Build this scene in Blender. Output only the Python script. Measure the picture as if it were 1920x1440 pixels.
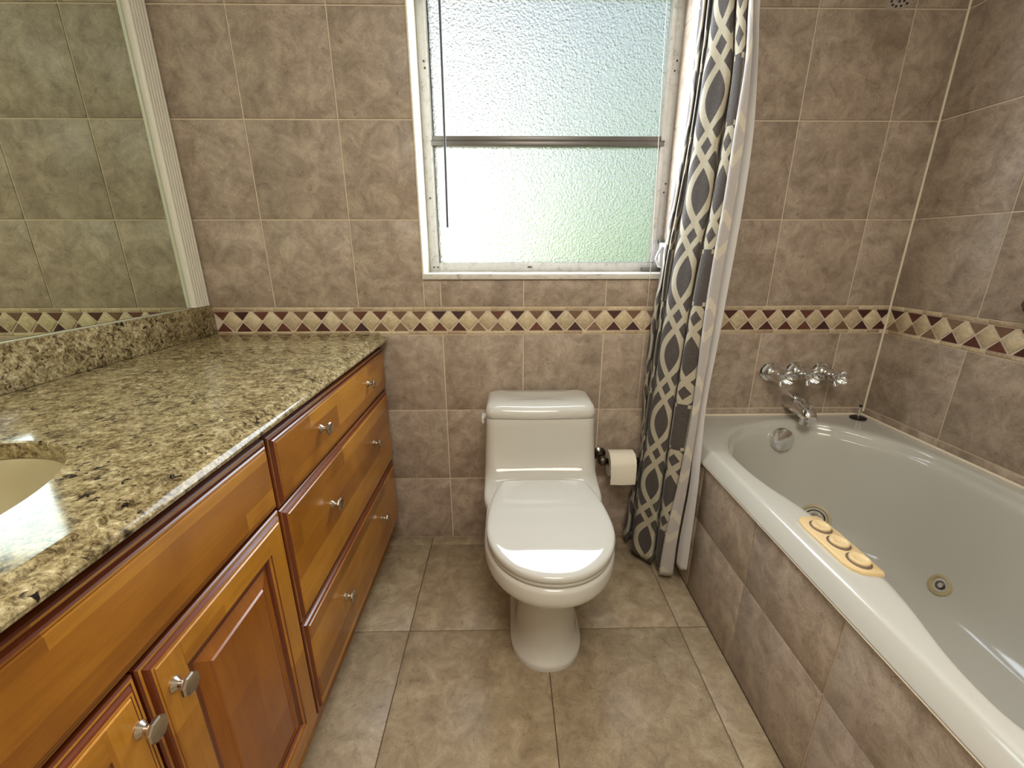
import bpy, bmesh, math, random
from mathutils import Vector, Matrix
random.seed(7)
S = bpy.context.scene
COL = S.collection
for o in list(bpy.data.objects):
    bpy.data.objects.remove(o)

# ------------------------------------------------------------------ camera
F, CX, CY, H = 819.82, 962.8, 738.87, 1.211
R = Matrix(((0.9998672854, -0.0162359706, -0.0013434119),
            (0.0063293005, 0.3111462304, 0.9503409721),
            (0.0150117106, 0.9502233509, -0.3112076991)))
cam_d = bpy.data.cameras.new('camera')
cam = bpy.data.objects.new('camera', cam_d)
COL.objects.link(cam)
cam_d.sensor_width = 36.0
cam_d.lens = F * 36.0 / 1920.0
cam_d.shift_x = -(CX - 960.0) / 1920.0
cam_d.shift_y = (CY - 720.0) / 1920.0
cam_d.clip_start = 0.02
M = Matrix((R[0], R[1], -R[2])).transposed().to_4x4()
M.translation = Vector((0, 0, H))
cam.matrix_world = M
S.camera = cam

# ------------------------------------------------------------------ world, sun, lights, exposure
W = bpy.data.worlds.new('world')
S.world = W
W.use_nodes = True
wn = W.node_tree
sky = wn.nodes.new('ShaderNodeTexSky')
sky.sky_type = 'NISHITA'
sky.sun_disc = False
sky.sun_elevation = math.radians(52)
sky.sun_rotation = math.radians(200)
sky.dust_density = 6.0
sky.air_density = 0.9
hz_ = wn.nodes.new('ShaderNodeMix')
hz_.data_type = 'RGBA'
hz_.inputs[0].default_value = 0.45
hz_.inputs[7].default_value = (5.6, 5.8, 6.2, 1)      # bright summer haze over the whole sky
wn.links.new(sky.outputs[0], hz_.inputs[6])
wn.links.new(hz_.outputs[2], wn.nodes['Background'].inputs[0])
wn.nodes['Background'].inputs[1].default_value = 0.21

def light(kind, name, loc, rot, energy, color, **kw):
    d = bpy.data.lights.new(name, kind)
    d.energy = energy
    d.color = color
    for k, v in kw.items():
        setattr(d, k, v)
    o = bpy.data.objects.new(name, d)
    o.location = loc
    o.rotation_euler = rot
    COL.objects.link(o)
    return o

light('SUN', 'sun', (0, 0, 6), (math.radians(38), 0, math.radians(-22)), 8.0, (1, 0.96, 0.9), angle=0.01)
light('AREA', 'window_daylight', (0.155, 1.785, 1.60), (math.radians(-90), 0, 0), 19.0, (0.80, 0.89, 1.0),
      shape='RECTANGLE', size=0.82, size_y=0.82)
light('AREA', 'added_fill_light', (0.15, -0.20, 2.36), (0, 0, 0), 22.0, (1, 0.94, 0.86), shape='DISK', size=0.9)  # added fill light from an unseen ceiling source, brightens the room
S.view_settings.view_transform = 'Standard'
S.view_settings.look = 'None'
S.view_settings.gamma = 1
S.view_settings.use_curve_mapping = False
S.view_settings.exposure = 0.35

# ------------------------------------------------------------------ mesh helpers
D = 1.6624      # back wall
XR = 1.463      # right wall
XL = -1.122     # left wall
YB = -0.95      # wall behind the camera
ZC = 2.44
ORG = {}


class MB:
    def __init__(s):
        s.v, s.f, s.m, s.uv = [], [], [], {}

    def add(s, verts, faces, m=0):
        b = len(s.v)
        s.v += [tuple(p) for p in verts]
        for f in faces:
            s.f.append(tuple(i + b for i in f))
            s.m.append(m)
        return b

    def box(s, x0, x1, y0, y1, z0, z1, c=0.0, m=0):
        if c <= 0:
            v = [(x, y, z) for z in (z0, z1) for y in (y0, y1) for x in (x0, x1)]
            s.add(v, [(0, 2, 3, 1), (4, 5, 7, 6), (0, 1, 5, 4), (2, 6, 7, 3), (0, 4, 6, 2), (1, 3, 7, 5)], m)
            return s
        bm = bmesh.new()
        bmesh.ops.create_cube(bm, size=1)
        for q in bm.verts:
            q.co = Vector(((x0 + x1) / 2 + q.co.x * (x1 - x0), (y0 + y1) / 2 + q.co.y * (y1 - y0), (z0 + z1) / 2 + q.co.z * (z1 - z0)))
        bmesh.ops.bevel(bm, geom=bm.edges[:], offset=c, segments=2, profile=0.5, affect='EDGES')
        bm.verts.index_update()
        s.add([q.co[:] for q in bm.verts], [[q.index for q in f.verts] for f in bm.faces], m)
        bm.free()
        return s

    def loft(s, rings, closed=True, cap0=False, cap1=False, m=0):
        n = len(rings[0])
        vs = [p for r in rings for p in r]
        fs = []
        for i in range(len(rings) - 1):
            for j in range(n if closed else n - 1):
                k = (j + 1) % n
                fs.append((i * n + j, i * n + k, (i + 1) * n + k, (i + 1) * n + j))
        if cap0:
            fs.append(tuple(range(n - 1, -1, -1)))
        if cap1:
            fs.append(tuple((len(rings) - 1) * n + j for j in range(n)))
        s.add(vs, fs, m)
        return s

    def lathe(s, prof, origin, axis, n=24, cap0=True, cap1=True, facets=None, m=0):
        a = Vector(axis).normalized()
        u = a.orthogonal().normalized()
        w = a.cross(u)
        o = Vector(origin)
        rings = []
        for r, h in prof:
            rings.append([o + a * h + (u * math.cos(t) + w * math.sin(t)) * r for t in [2 * math.pi * (j + 0.5) / n for j in range(n)]])
        return s.loft(rings, True, cap0, cap1, m)

    def tube(s, pts, r, n=10, m=0):
        pts = [Vector(p) for p in pts]
        rs = r if isinstance(r, (list, tuple)) else [r] * len(pts)
        rings = []
        up = None
        for i, p in enumerate(pts):
            t = (pts[min(i + 1, len(pts) - 1)] - pts[max(i - 1, 0)]).normalized()
            if up is None:
                up = t.orthogonal().normalized()
            up = (up - t * up.dot(t)).normalized()
            w = t.cross(up)
            rings.append([p + (up * math.cos(2 * math.pi * j / n) + w * math.sin(2 * math.pi * j / n)) * rs[i] for j in range(n)])
        return s.loft(rings, True, True, True, m)

    def mesh(s, name, mat, org=(0, 0, 0), sharp=35, recalc=True):
        me = bpy.data.meshes.new(name)
        ox, oy, oz = org
        me.from_pydata([(x - ox, y - oy, z - oz) for x, y, z in s.v], [], s.f)
        mats = mat if isinstance(mat, (list, tuple)) else [mat]
        for q in mats:
            me.materials.append(q)
        if len(mats) > 1:
            me.polygons.foreach_set('material_index', s.m)
        if recalc:
            bm = bmesh.new()
            bm.from_mesh(me)
            bmesh.ops.remove_doubles(bm, verts=bm.verts, dist=1e-6)
            bmesh.ops.recalc_face_normals(bm, faces=bm.faces)
            bm.to_mesh(me)
            bm.free()
        me.polygons.foreach_set('use_smooth', [True] * len(me.polygons))
        me.set_sharp_from_angle(angle=math.radians(sharp))
        return me

    def build(s, name, mat, parent=None, sharp=35, label=None, recalc=True):
        org = ORG[parent.name] if parent else (0, 0, 0)
        me = s.mesh(name, mat, org, sharp, recalc)
        o = bpy.data.objects.new(name, me)
        COL.objects.link(o)
        if parent:
            o.parent = parent
        ORG[o.name] = org
        if label:
            o['label'] = label
        return o


def place(name, me, loc, parent=None, rot=None):
    o = bpy.data.objects.new(name, me)
    COL.objects.link(o)
    org = ORG[parent.name] if parent else (0, 0, 0)
    o.location = Vector(loc) - Vector(org)
    if rot:
        o.rotation_euler = rot
    if parent:
        o.parent = parent
    ORG[o.name] = tuple(loc)
    return o


def tag(o, label, cat, group=None):
    o['label'] = label
    o['category'] = cat
    if group:
        o['group'] = group
    return o


def thing(name, loc, label, cat, group=None):
    o = bpy.data.objects.new(name, None)
    o.empty_display_size = 0.05
    o.location = loc
    COL.objects.link(o)
    ORG[o.name] = tuple(loc)
    return tag(o, label, cat, group)


def struct(name, mb, mat):
    o = mb.build(name, mat)
    o['kind'] = 'structure'
    return o


# ------------------------------------------------------------------ materials
def srgb(r, g, b):
    f = lambda c: (c / 12.92 if c <= 0.04045 else ((c + 0.055) / 1.055) ** 2.4)
    return (f(r / 255), f(g / 255), f(b / 255), 1)


class NT:
    def __init__(s, name):
        s.mat = bpy.data.materials.new(name)
        s.mat.use_nodes = True
        s.t = s.mat.node_tree
        s.b = s.t.nodes['Principled BSDF']

    def n(s, typ, **kw):
        q = s.t.nodes.new('ShaderNode' + typ)
        for k, v in kw.items():
            setattr(q, k, v)
        return q

    def l(s, a, b):
        s.t.links.new(a, b)

    def val(s, sock, v):
        if hasattr(v, 'links') or isinstance(v, bpy.types.NodeSocket):
            s.l(v, sock)
        else:
            sock.default_value = v

    def math(s, op, a, b=None, c=None):
        q = s.n('Math', operation=op)
        s.val(q.inputs[0], a)
        if b is not None:
            s.val(q.inputs[1], b)
        if c is not None:
            s.val(q.inputs[2], c)
        return q.outputs[0]

    def mix(s, fac, a, b, blend='MIX'):
        q = s.n('Mix', data_type='RGBA', blend_type=blend)
        s.val(q.inputs[0], fac)
        s.val(q.inputs[6], a)
        s.val(q.inputs[7], b)
        return q.outputs[2]

    def coords(s, kind='Object', scale=(1, 1, 1), rand=False):
        tc = s.n('TexCoord')
        out = tc.outputs[kind]
        if rand:
            oi = s.n('ObjectInfo')
            add = s.n('VectorMath', operation='ADD')
            mul = s.n('VectorMath', operation='SCALE')
            cmb = s.n('CombineXYZ')
            s.l(oi.outputs['Random'], cmb.inputs[0])
            s.l(s.math('MULTIPLY', oi.outputs['Random'], 7.3), cmb.inputs[1])
            s.l(s.math('MULTIPLY', oi.outputs['Random'], 3.7), cmb.inputs[2])
            s.l(cmb.outputs[0], mul.inputs[0])
            mul.inputs['Scale'].default_value = 40
            s.l(out, add.inputs[0])
            s.l(mul.outputs[0], add.inputs[1])
            out = add.outputs[0]
        mp = s.n('Mapping')
        s.l(out, mp.inputs[0])
        mp.inputs['Scale'].default_value = scale
        return mp.outputs[0]

    def noise(s, vec, scale, detail=4, rough=0.6, dist=0.0):
        q = s.n('TexNoise')
        s.l(vec, q.inputs['Vector'])
        q.inputs['Scale'].default_value = scale
        q.inputs['Detail'].default_value = detail
        q.inputs['Roughness'].default_value = rough
        q.inputs['Distortion'].default_value = dist
        return q.outputs[0]

    def ramp(s, fac, stops, interp='LINEAR'):
        q = s.n('ValToRGB')
        s.l(fac, q.inputs[0])
        e = q.color_ramp.elements
        q.color_ramp.interpolation = interp
        while len(e) > 1:
            e.remove(e[-1])
        e[0].position, e[0].color = stops[0]
        for p, c in stops[1:]:
            k = e.new(p)
            k.color = c
        return q.outputs[0]

    def bump(s, h, strength=0.2, dist=0.002):
        q = s.n('Bump')
        q.inputs['Strength'].default_value = strength
        q.inputs['Distance'].default_value = dist
        s.l(h, q.inputs['Height'])
        s.l(q.outputs[0], s.b.inputs['Normal'])
        return q

    def set(s, color=None, rough=None, metal=None, spec=None, coat=None, coat_rough=None):
        b = s.b.inputs
        if color is not None:
            s.val(b['Base Color'], color)
        if rough is not None:
            s.val(b['Roughness'], rough)
        if metal is not None:
            b['Metallic'].default_value = metal
        if spec is not None:
            b['Specular IOR Level'].default_value = spec
        if coat is not None:
            b['Coat Weight'].default_value = coat
            b['Coat Roughness'].default_value = coat_rough or 0.03
        return s.mat


def simple(name, c, rough=0.5, metal=0.0, **kw):
    return NT(name).set(c, rough, metal, **kw)


def tile_mat(name, dark, mid, light_, rough=0.38):
    t = NT(name)
    v = t.coords('Object', rand=True)
    n1 = t.noise(v, 15, 8, 0.72, 0.5)
    n2 = t.noise(v, 60, 5, 0.7, 0.5)
    n3 = t.noise(v, 260, 3, 0.6)
    base = t.ramp(n1, [(0.32, dark), (0.50, mid), (0.66, light_)])
    spots = t.ramp(n2, [(0.30, (0.62, 0.58, 0.55, 1)), (0.42, (1, 1, 1, 1)), (0.70, (1.0, 1.0, 1.0, 1))])
    c = t.mix(0.8, base, spots, 'MULTIPLY')
    c = t.mix(0.45, c, t.ramp(n3, [(0.3, (0.7, 0.7, 0.7, 1)), (0.7, (1.25, 1.25, 1.2, 1))]), 'MULTIPLY')
    oi = t.n('ObjectInfo')
    rr = t.ramp(oi.outputs['Random'], [(0, (0.95, 0.945, 0.94, 1)), (0.5, (1.0, 0.99, 0.98, 1)), (1, (1.04, 1.04, 1.03, 1))])
    c = t.mix(1.0, c, rr, 'MULTIPLY')
    t.bump(t.math('ADD', n1, t.math('MULTIPLY', n2, 0.5)), 0.25, 0.0025)
    return t.set(c, rough, spec=0.4)


TILE = tile_mat('wall_tile', srgb(139, 123, 108), srgb(168, 151, 135), srgb(189, 173, 156))
FTILE = tile_mat('floor_tile', srgb(134, 117, 94), srgb(158, 141, 115), srgb(178, 162, 136), 0.36)


def grout_mat(name, c):
    t = NT(name)
    v = t.coords('Object')
    n = t.noise(v, 60, 4)
    return t.set(t.mix(n, c, [q * 0.75 for q in c[:3]] + [1]), 0.85)


GROUT = grout_mat('wall_grout', srgb(228, 210, 186))
FGROUT = grout_mat('floor_grout', srgb(98, 82, 62))


def rand_stone(name, stops, rough=0.4):
    t = NT(name)
    oi = t.n('ObjectInfo')
    c = t.ramp(oi.outputs['Random'], stops, 'CONSTANT')
    v = t.coords('Object', rand=True)
    n = t.noise(v, 70, 6, 0.7, 1.0)
    c = t.mix(0.85, c, t.ramp(n, [(0.3, (0.68, 0.66, 0.64, 1)), (0.52, (1, 1, 1, 1)), (0.72, (1.35, 1.3, 1.25, 1))]), 'MULTIPLY')
    t.bump(n, 0.2, 0.002)
    return t.set(c, rough)


MDARK = rand_stone('red_marble', [(0, srgb(78, 42, 34)), (0.22, srgb(104, 62, 48)), (0.42, srgb(68, 40, 38)),
                                  (0.6, srgb(120, 90, 68)), (0.78, srgb(92, 50, 42)), (0.9, srgb(132, 106, 84))])
MLIGHT = rand_stone('cream_marble', [(0, srgb(204, 186, 152)), (0.3, srgb(194, 176, 144)), (0.55, srgb(212, 195, 162)), (0.8, srgb(198, 178, 148))])
MSTRIP = rand_stone('travertine_strip', [(0, srgb(196, 176, 144)), (0.35, srgb(184, 164, 134)), (0.6, srgb(206, 188, 158)), (0.85, srgb(176, 152, 124))])


def granite():
    t = NT('granite')
    v = t.coords('Object')
    n1 = t.noise(v, 42, 7, 0.74, 0.7)
    n2 = t.noise(v, 150, 4, 0.7, 0.4)
    c = t.ramp(t.math('ADD', t.math('MULTIPLY', n1, 0.55), t.math('MULTIPLY', n2, 0.45)),
               [(0.36, srgb(52, 40, 26)), (0.43, srgb(98, 83, 54)), (0.50, srgb(142, 127, 90)), (0.57, srgb(176, 161, 122)), (0.66, srgb(218, 206, 172))])
    n3 = t.noise(v, 70, 5, 0.62, 1.2)
    c = t.mix(t.ramp(n3, [(0.33, (1, 1, 1, 1)), (0.42, (0, 0, 0, 1))]), c, srgb(52, 39, 28))
    n5 = t.noise(v, 19, 3, 0.5, 0.6)
    n4 = t.noise(v, 88, 3, 0.5, 0.6)
    k = t.math('MULTIPLY', t.ramp(n4, [(0.57, (0, 0, 0, 1)), (0.62, (1, 1, 1, 1))]), t.ramp(n5, [(0.5, (0, 0, 0, 1)), (0.6, (1, 1, 1, 1))]))
    c = t.mix(k, c, srgb(34, 26, 24))
    return t.set(c, 0.09, spec=0.28)


GRANITE = granite()


def wood(name, along, stave=0.062, dark=False):
    # along: index of the grain axis
    t = NT(name)
    v = t.coords('Object', rand=True)
    sp = t.n('SeparateXYZ')
    tc = t.n('TexCoord')
    t.l(tc.outputs['Object'], sp.inputs[0])
    cross = sp.outputs[2] if along == 1 else sp.outputs[1]
    lon = sp.outputs[1] if along == 1 else sp.outputs[2]
    oi = t.n('ObjectInfo')
    row = t.math('FLOOR', t.math('ADD', t.math('DIVIDE', cross, stave), t.math('MULTIPLY', oi.outputs['Random'], 9)))
    seg = t.math('FLOOR', t.math('ADD', t.math('DIVIDE', lon, 0.45), t.math('MULTIPLY', row, 0.37)))
    wn_ = t.n('TexWhiteNoise', noise_dimensions='2D')
    cb = t.n('CombineXYZ')
    t.l(row, cb.inputs[0])
    t.l(seg, cb.inputs[1])
    t.l(cb.outputs[0], wn_.inputs['Vector'])
    mp = t.n('Mapping')
    t.l(v, mp.inputs[0])
    sc = [26, 26, 26]
    sc[along] = 2.2
    mp.inputs['Scale'].default_value = sc
    g = t.noise(mp.outputs[0], 3.0, 6, 0.65, 0.8)
    blot = t.noise(v, 6, 3, 0.5, 0.5)
    base = t.ramp(t.math('ADD', t.math('MULTIPLY', wn_.outputs[0], 0.42), t.math('MULTIPLY', blot, 0.58)),
                  [(0.12, srgb(122, 70, 16)), (0.42, srgb(160, 101, 25)), (0.75, srgb(192, 132, 42))])
    c = t.mix(0.55, base, t.ramp(g, [(0.32, (0.72, 0.66, 0.6, 1)), (0.55, (1, 1, 1, 1)), (0.75, (1.1, 1.08, 1.05, 1))]), 'MULTIPLY')
    if dark:
        c = t.mix(1.0, c, srgb(220, 196, 176), 'MULTIPLY')
    t.bump(g, 0.06, 0.001)
    return t.set(c, 0.3, spec=0.5, coat=0.35, coat_rough=0.16)


WOOD_Y = wood('maple_grain_across', 1)
WOOD_Z = wood('maple_grain_upright', 2, 0.075)
WOOD_P = wood('maple_panel', 2, 0.085, True)
GLAZE = simple('dark_glaze_groove', srgb(104, 46, 16), 0.28, coat=0.3, coat_rough=0.15)
CARC = simple('cabinet_interior_shadow_wood', srgb(86, 44, 20), 0.5)
PORC = simple('porcelain', srgb(200, 197, 188), 0.06, spec=0.55)
PORC_SINK = simple('biscuit_sink', srgb(172, 161, 126), 0.15)
SEATP = simple('seat_plastic', srgb(194, 191, 182), 0.04, spec=0.5)
ACRYL = simple('tub_acrylic', srgb(194, 191, 181), 0.10, spec=0.5)
CHROME = simple('chrome', (0.78, 0.78, 0.78, 1), 0.08, 1.0)
NICKEL = simple('brushed_nickel', srgb(196, 186, 170), 0.27, 1.0)
DNICKEL = simple('dark_nickel', srgb(120, 112, 104), 0.22, 1.0)
BRASSY = simple('worn_plastic', srgb(180, 164, 126), 0.35)
BUTTON = simple('button_plastic', srgb(226, 200, 152), 0.3)
CREAM_P = simple('cream_plastic', srgb(222, 194, 144), 0.32)
SHADOW_GREY = simple('painted_shadow_grey', srgb(112, 96, 84), 0.5)
BLACK = simple('black_rubber', srgb(34, 26, 24), 0.4)
DARKHOLE = simple('dark_hole', srgb(40, 30, 22), 0.7)
PAPER = simple('tissue_paper', srgb(236, 228, 210), 0.9)
CARD = simple('cardboard_core', srgb(150, 122, 90), 0.9)
CAULK = simple('caulk', srgb(232, 220, 198), 0.5)
CAULKT = simple('aged_caulk', srgb(206, 190, 158), 0.6)
PAINT = simple('painted_wall', srgb(222, 212, 190), 0.8)
CEIL = simple('ceiling_paint', srgb(238, 234, 224), 0.85)
WTRIM = simple('white_trim_paint', srgb(226, 222, 206), 0.4)
JAMB = simple('jamb_paint', srgb(236, 230, 208), 0.45)
CORDM = simple('cord_white', srgb(200, 196, 186), 0.6)
WANDM = simple('wand_plastic', srgb(52, 48, 50), 0.5)
GREYH = simple('grey_operator', srgb(104, 102, 92), 0.4)
WHITEH = simple('white_operator', srgb(212, 212, 214), 0.35)


def alu():
    t = NT('window_aluminium')
    v = t.coords('Object')
    n = t.noise(v, 40, 5, 0.7)
    return t.set(t.ramp(n, [(0.3, srgb(170, 168, 162)), (0.45, srgb(206, 205, 202)), (0.7, srgb(216, 215, 213))]), 0.4, 0.1)


ALU = alu()


def marble():
    t = NT('sill_marble')
    v = t.coords('Object', scale=(1, 3, 3))
    n = t.noise(v, 9, 8, 0.7, 1.5)
    return t.set(t.ramp(n, [(0.3, srgb(150, 142, 132)), (0.45, srgb(212, 206, 196)), (0.7, srgb(232, 228, 220))]), 0.2)


MARBLE = marble()


def mirror_mat():
    t = NT('mirror_glass')
    return t.set((0.74, 0.82, 0.70, 1), 0.0, 1.0)


MIRROR = mirror_mat()
MIREDGE = simple('mirror_polished_edge', srgb(206, 208, 180), 0.15)


def pane_mat():
    t = NT('obscure_glass')
    nodes, out = t.t.nodes, t.t.nodes['Material Output']
    v = t.coords('Object')
    vo = t.n('TexVoronoi', feature='SMOOTH_F1')
    t.l(v, vo.inputs['Vector'])
    vo.inputs['Scale'].default_value = 150
    n = t.noise(v, 300, 3, 0.7, 0.2)
    h = t.math('ADD', vo.outputs['Distance'], t.math('MULTIPLY', n, 0.7))
    bp = t.n('Bump')
    bp.inputs['Strength'].default_value = 1.0
    bp.inputs['Distance'].default_value = 0.006
    t.l(h, bp.inputs['Height'])
    rf = t.n('BsdfRefraction')
    rf.inputs['Roughness'].default_value = 0.26
    rf.inputs['IOR'].default_value = 1.3
    rf.inputs['Color'].default_value = (0.95, 0.98, 0.97, 1)
    gl = t.n('BsdfGlossy')
    gl.inputs['Roughness'].default_value = 0.15
    t.l(bp.outputs[0], rf.inputs['Normal'])
    t.l(bp.outputs[0], gl.inputs['Normal'])
    mx = t.n('MixShader')
    mx.inputs[0].default_value = 0.06
    t.l(rf.outputs[0], mx.inputs[1])
    t.l(gl.outputs[0], mx.inputs[2])
    t.l(mx.outputs[0], out.inputs[0])
    return t.mat


PANE = pane_mat()


def fabric(name, pale=False):
    """grey weave with a cream lattice: chains of lenses and small diamonds, every second chain broken by straight bars"""
    t = NT(name)
    uv = t.n('UVMap')
    sp = t.n('SeparateXYZ')
    t.l(uv.outputs[0], sp.inputs[0])
    u, v = sp.outputs[0], sp.outputs[1]
    P, WC, WD, F0, L = 0.2525, 0.137, 0.0115, 0.335, 0.0385
    ph = t.math('DIVIDE', t.math('SUBTRACT', v, 0.371), P)
    colf = t.math('DIVIDE', u, WC)
    ci = t.math('FLOOR', t.math('ADD', colf, 0.5))
    du = t.math('MULTIPLY', t.math('SUBTRACT', colf, ci), WC)
    adu = t.math('ABSOLUTE', du)
    fr0 = t.math('ABSOLUTE', t.math('SUBTRACT', ph, t.math('FLOOR', t.math('ADD', ph, 0.5))))
    lens = t.math('MULTIPLY', t.math('COSINE', t.math('MULTIPLY', t.math('MINIMUM', fr0, F0), math.pi / 2 / F0)), L)
    off = t.math('SUBTRACT', lens, t.math('MULTIPLY', t.math('MAXIMUM', t.math('SUBTRACT', fr0, F0), 0.0), 0.175))
    strand = t.math('LESS_THAN', t.math('ABSOLUTE', t.math('SUBTRACT', adu, t.math('ABSOLUTE', off))), WD)
    # bars in every other row of the odd columns
    odd = t.math('GREATER_THAN', t.math('MODULO', t.math('ADD', ci, 100), 2), 0.5)
    ri = t.math('FLOOR', t.math('ADD', ph, 0.5))
    oddr = t.math('GREATER_THAN', t.math('MODULO', t.math('ADD', ri, 100), 2), 0.5)
    fr = t.math('ABSOLUTE', t.math('SUBTRACT', ph, ri))
    inbar = t.math('MULTIPLY', t.math('MULTIPLY', odd, oddr), t.math('LESS_THAN', fr, 0.34))
    foot = t.math('MULTIPLY', t.math('GREATER_THAN', fr, 0.29), 0.007)
    bar = t.math('LESS_THAN', t.math('ABSOLUTE', t.math('SUBTRACT', adu, 0.03)), t.math('ADD', foot, 0.0095))
    # cross links between neighbouring chains at the small diamonds
    fd = t.math('ABSOLUTE', t.math('SUBTRACT', t.math('FRACT', t.math('ADD', ph, 1000.0)), 0.5))
    lk = t.math('ABSOLUTE', t.math('SUBTRACT', t.math('MULTIPLY', fd, 0.175), t.math('SUBTRACT', adu, 0.029)))
    link = t.math('MULTIPLY', t.math('LESS_THAN', lk, 0.0112), t.math('GREATER_THAN', adu, 0.022))
    pat = t.math('ADD', t.math('MULTIPLY', strand, t.math('SUBTRACT', 1.0, inbar)), t.math('MULTIPLY', bar, inbar))
    pat = t.math('MAXIMUM', pat, link)
    mp = t.n('Mapping')
    t.l(uv.outputs[0], mp.inputs[0])
    mp.inputs['Scale'].default_value = (60, 900, 1)
    w1 = t.noise(mp.outputs[0], 1.0, 3, 0.6)
    mp2 = t.n('Mapping')
    t.l(uv.outputs[0], mp2.inputs[0])
    mp2.inputs['Scale'].default_value = (900, 80, 1)
    w2 = t.noise(mp2.outputs[0], 1.0, 3, 0.6)
    w = t.math('ADD', t.math('MULTIPLY', w1, 0.6), t.math('MULTIPLY', w2, 0.4))
    if pale:
        dk = t.ramp(w, [(0.3, srgb(196, 188, 184)), (0.7, srgb(214, 208, 202))])
        lt = t.ramp(w, [(0.3, srgb(216, 206, 190)), (0.7, srgb(236, 228, 212))])
    else:
        dk = t.ramp(w, [(0.3, srgb(66, 60, 57)), (0.7, srgb(116, 107, 101))])
        lt = t.ramp(w, [(0.3, srgb(186, 176, 152)), (0.7, srgb(222, 213, 190))])
    c = t.mix(pat, dk, lt)
    t.bump(w, 0.25, 0.0015)
    t.b.inputs['Sheen Weight'].default_value = 0.15
    mat = t.set(c, 0.85)
    # cloth lets some daylight through
    tr = t.n('BsdfTranslucent')
    t.l(c, tr.inputs[0])
    mx = t.n('MixShader')
    mx.inputs[0].default_value = 0.34
    out = t.t.nodes['Material Output']
    t.l(t.b.outputs[0], mx.inputs[1])
    t.l(tr.outputs[0], mx.inputs[2])
    t.l(mx.outputs[0], out.inputs[0])
    return mat


FABRIC = fabric('lattice_fabric')
REVERSE = fabric('lattice_fabric_reverse', True)


def liner_mat():
    t = NT('liner_cloth')
    c = srgb(226, 222, 220)
    mat = t.set(c, 0.7)
    tr = t.n('BsdfTranslucent')
    tr.inputs[0].default_value = c
    mx = t.n('MixShader')
    mx.inputs[0].default_value = 0.35
    out = t.t.nodes['Material Output']
    t.l(t.b.outputs[0], mx.inputs[1])
    t.l(tr.outputs[0], mx.inputs[2])
    t.l(mx.outputs[0], out.inputs[0])
    return mat


LINER = liner_mat()

# ------------------------------------------------------------------ room shell
WX0, WX1, WZ0, WZ1, WY = -0.300, 0.613, 1.1325, 2.06, 1.80   # window opening and frame plane
T = 0.20
mb = MB()
mb.box(XL - T, WX0 - 0.0065, D, D + T, -0.1, ZC)
mb.box(WX1, XR + T, D, D + T, -0.1, ZC)
mb.box(WX0 - 0.0065, WX1, D, D + T, -0.1, WZ0 - 0.0215)
mb.box(WX0 - 0.0065, WX1, D, D + T, WZ1, ZC)
wall_back = struct('wall_back', mb, GROUT)
wall_right = struct('wall_right', MB().box(XR, XR + T, YB, D, -0.1, ZC), GROUT)
wall_left = struct('wall_left', MB().box(XL - T, XL, YB, D, -0.1, ZC), PAINT)
wall_rear = struct('wall_rear', MB().box(XL - T, XR + T, YB - T, YB, -0.1, ZC), PAINT)
ceiling = struct('ceiling', MB().box(XL - T, XR + T, YB - T, D + T, ZC, ZC + 0.1), CEIL)
floor = struct('floor', MB().box(XL, XR, YB, D, -0.1, -0.003), FGROUT)
TUBY0 = 0.13
wall_partition = struct('wall_partition', MB().box(0.72, XR, 0.0, TUBY0 - 0.002, 0, ZC), PAINT)
wall_apron = struct('wall_apron', MB().box(0.679, 0.72, TUBY0, D, 0.0, 0.522), GROUT)

_tiles = {}


def tile_me(w, h, mat, t=0.007, c=0.0018):
    """a slab lying in local x-z, face towards -y"""
    k = (round(w, 4), round(h, 4), mat.name)
    if k in _tiles:
        return _tiles[k]
    rings = []
    for ins, y in ((0, 0), (0, -t + c), (c * 0.4, -t + c * 0.35), (c, -t)):
        a, b = w / 2 - ins, h / 2 - ins
        rings.append([(-a, y, -b), (a, y, -b), (a, y, b), (-a, y, b)])
    _tiles[k] = MB().loft(rings, True, False, True).mesh('tile', mat, sharp=50)
    return _tiles[k]


FACING = {'back': (0, 0, 0), 'right': (0, 0, math.radians(-90)), 'apron': (0, 0, math.radians(-90)),
          'floor': (math.radians(-90), 0, 0)}


def lay(rects, face, plane, mat, parent, g=0.0022, name='tile', t=0.007):
    """rects: (a0,a1,b0,b1) in wall coordinates; joints of width 2g are left between them"""
    for a0, a1, b0, b1 in rects:
        w, h = a1 - a0 - 2 * g, b1 - b0 - 2 * g
        if w < 0.004 or h < 0.004:
            continue
        me = tile_me(w, h, mat, t)
        a, b = (a0 + a1) / 2, (b0 + b1) / 2
        pop = random.uniform(-0.0004, 0.0004)
        if face == 'back':
            loc = (a, plane + pop, b)
        elif face == 'floor':
            loc = (a, b, plane)
        else:
            loc = (plane + pop, a, b)
        r = FACING[face]
        o = place(name, me, loc, parent, (r[0] + random.uniform(-.0012, .0012), r[1], r[2] + random.uniform(-.0012, .0012)))


def cut(rects, hole):
    h0, h1, k0, k1 = hole
    out = []
    for a0, a1, b0, b1 in rects:
        if a1 <= h0 or a0 >= h1 or b1 <= k0 or b0 >= k1:
            out.append((a0, a1, b0, b1))
            continue
        if a0 < h0:
            out.append((a0, h0, b0, b1))
        if a1 > h1:
            out.append((h1, a1, b0, b1))
        m0, m1 = max(a0, h0), min(a1, h1)
        if b0 < k0:
            out.append((m0, m1, b0, k0))
        if b1 > k1:
            out.append((m0, m1, k1, b1))
    return out


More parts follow.
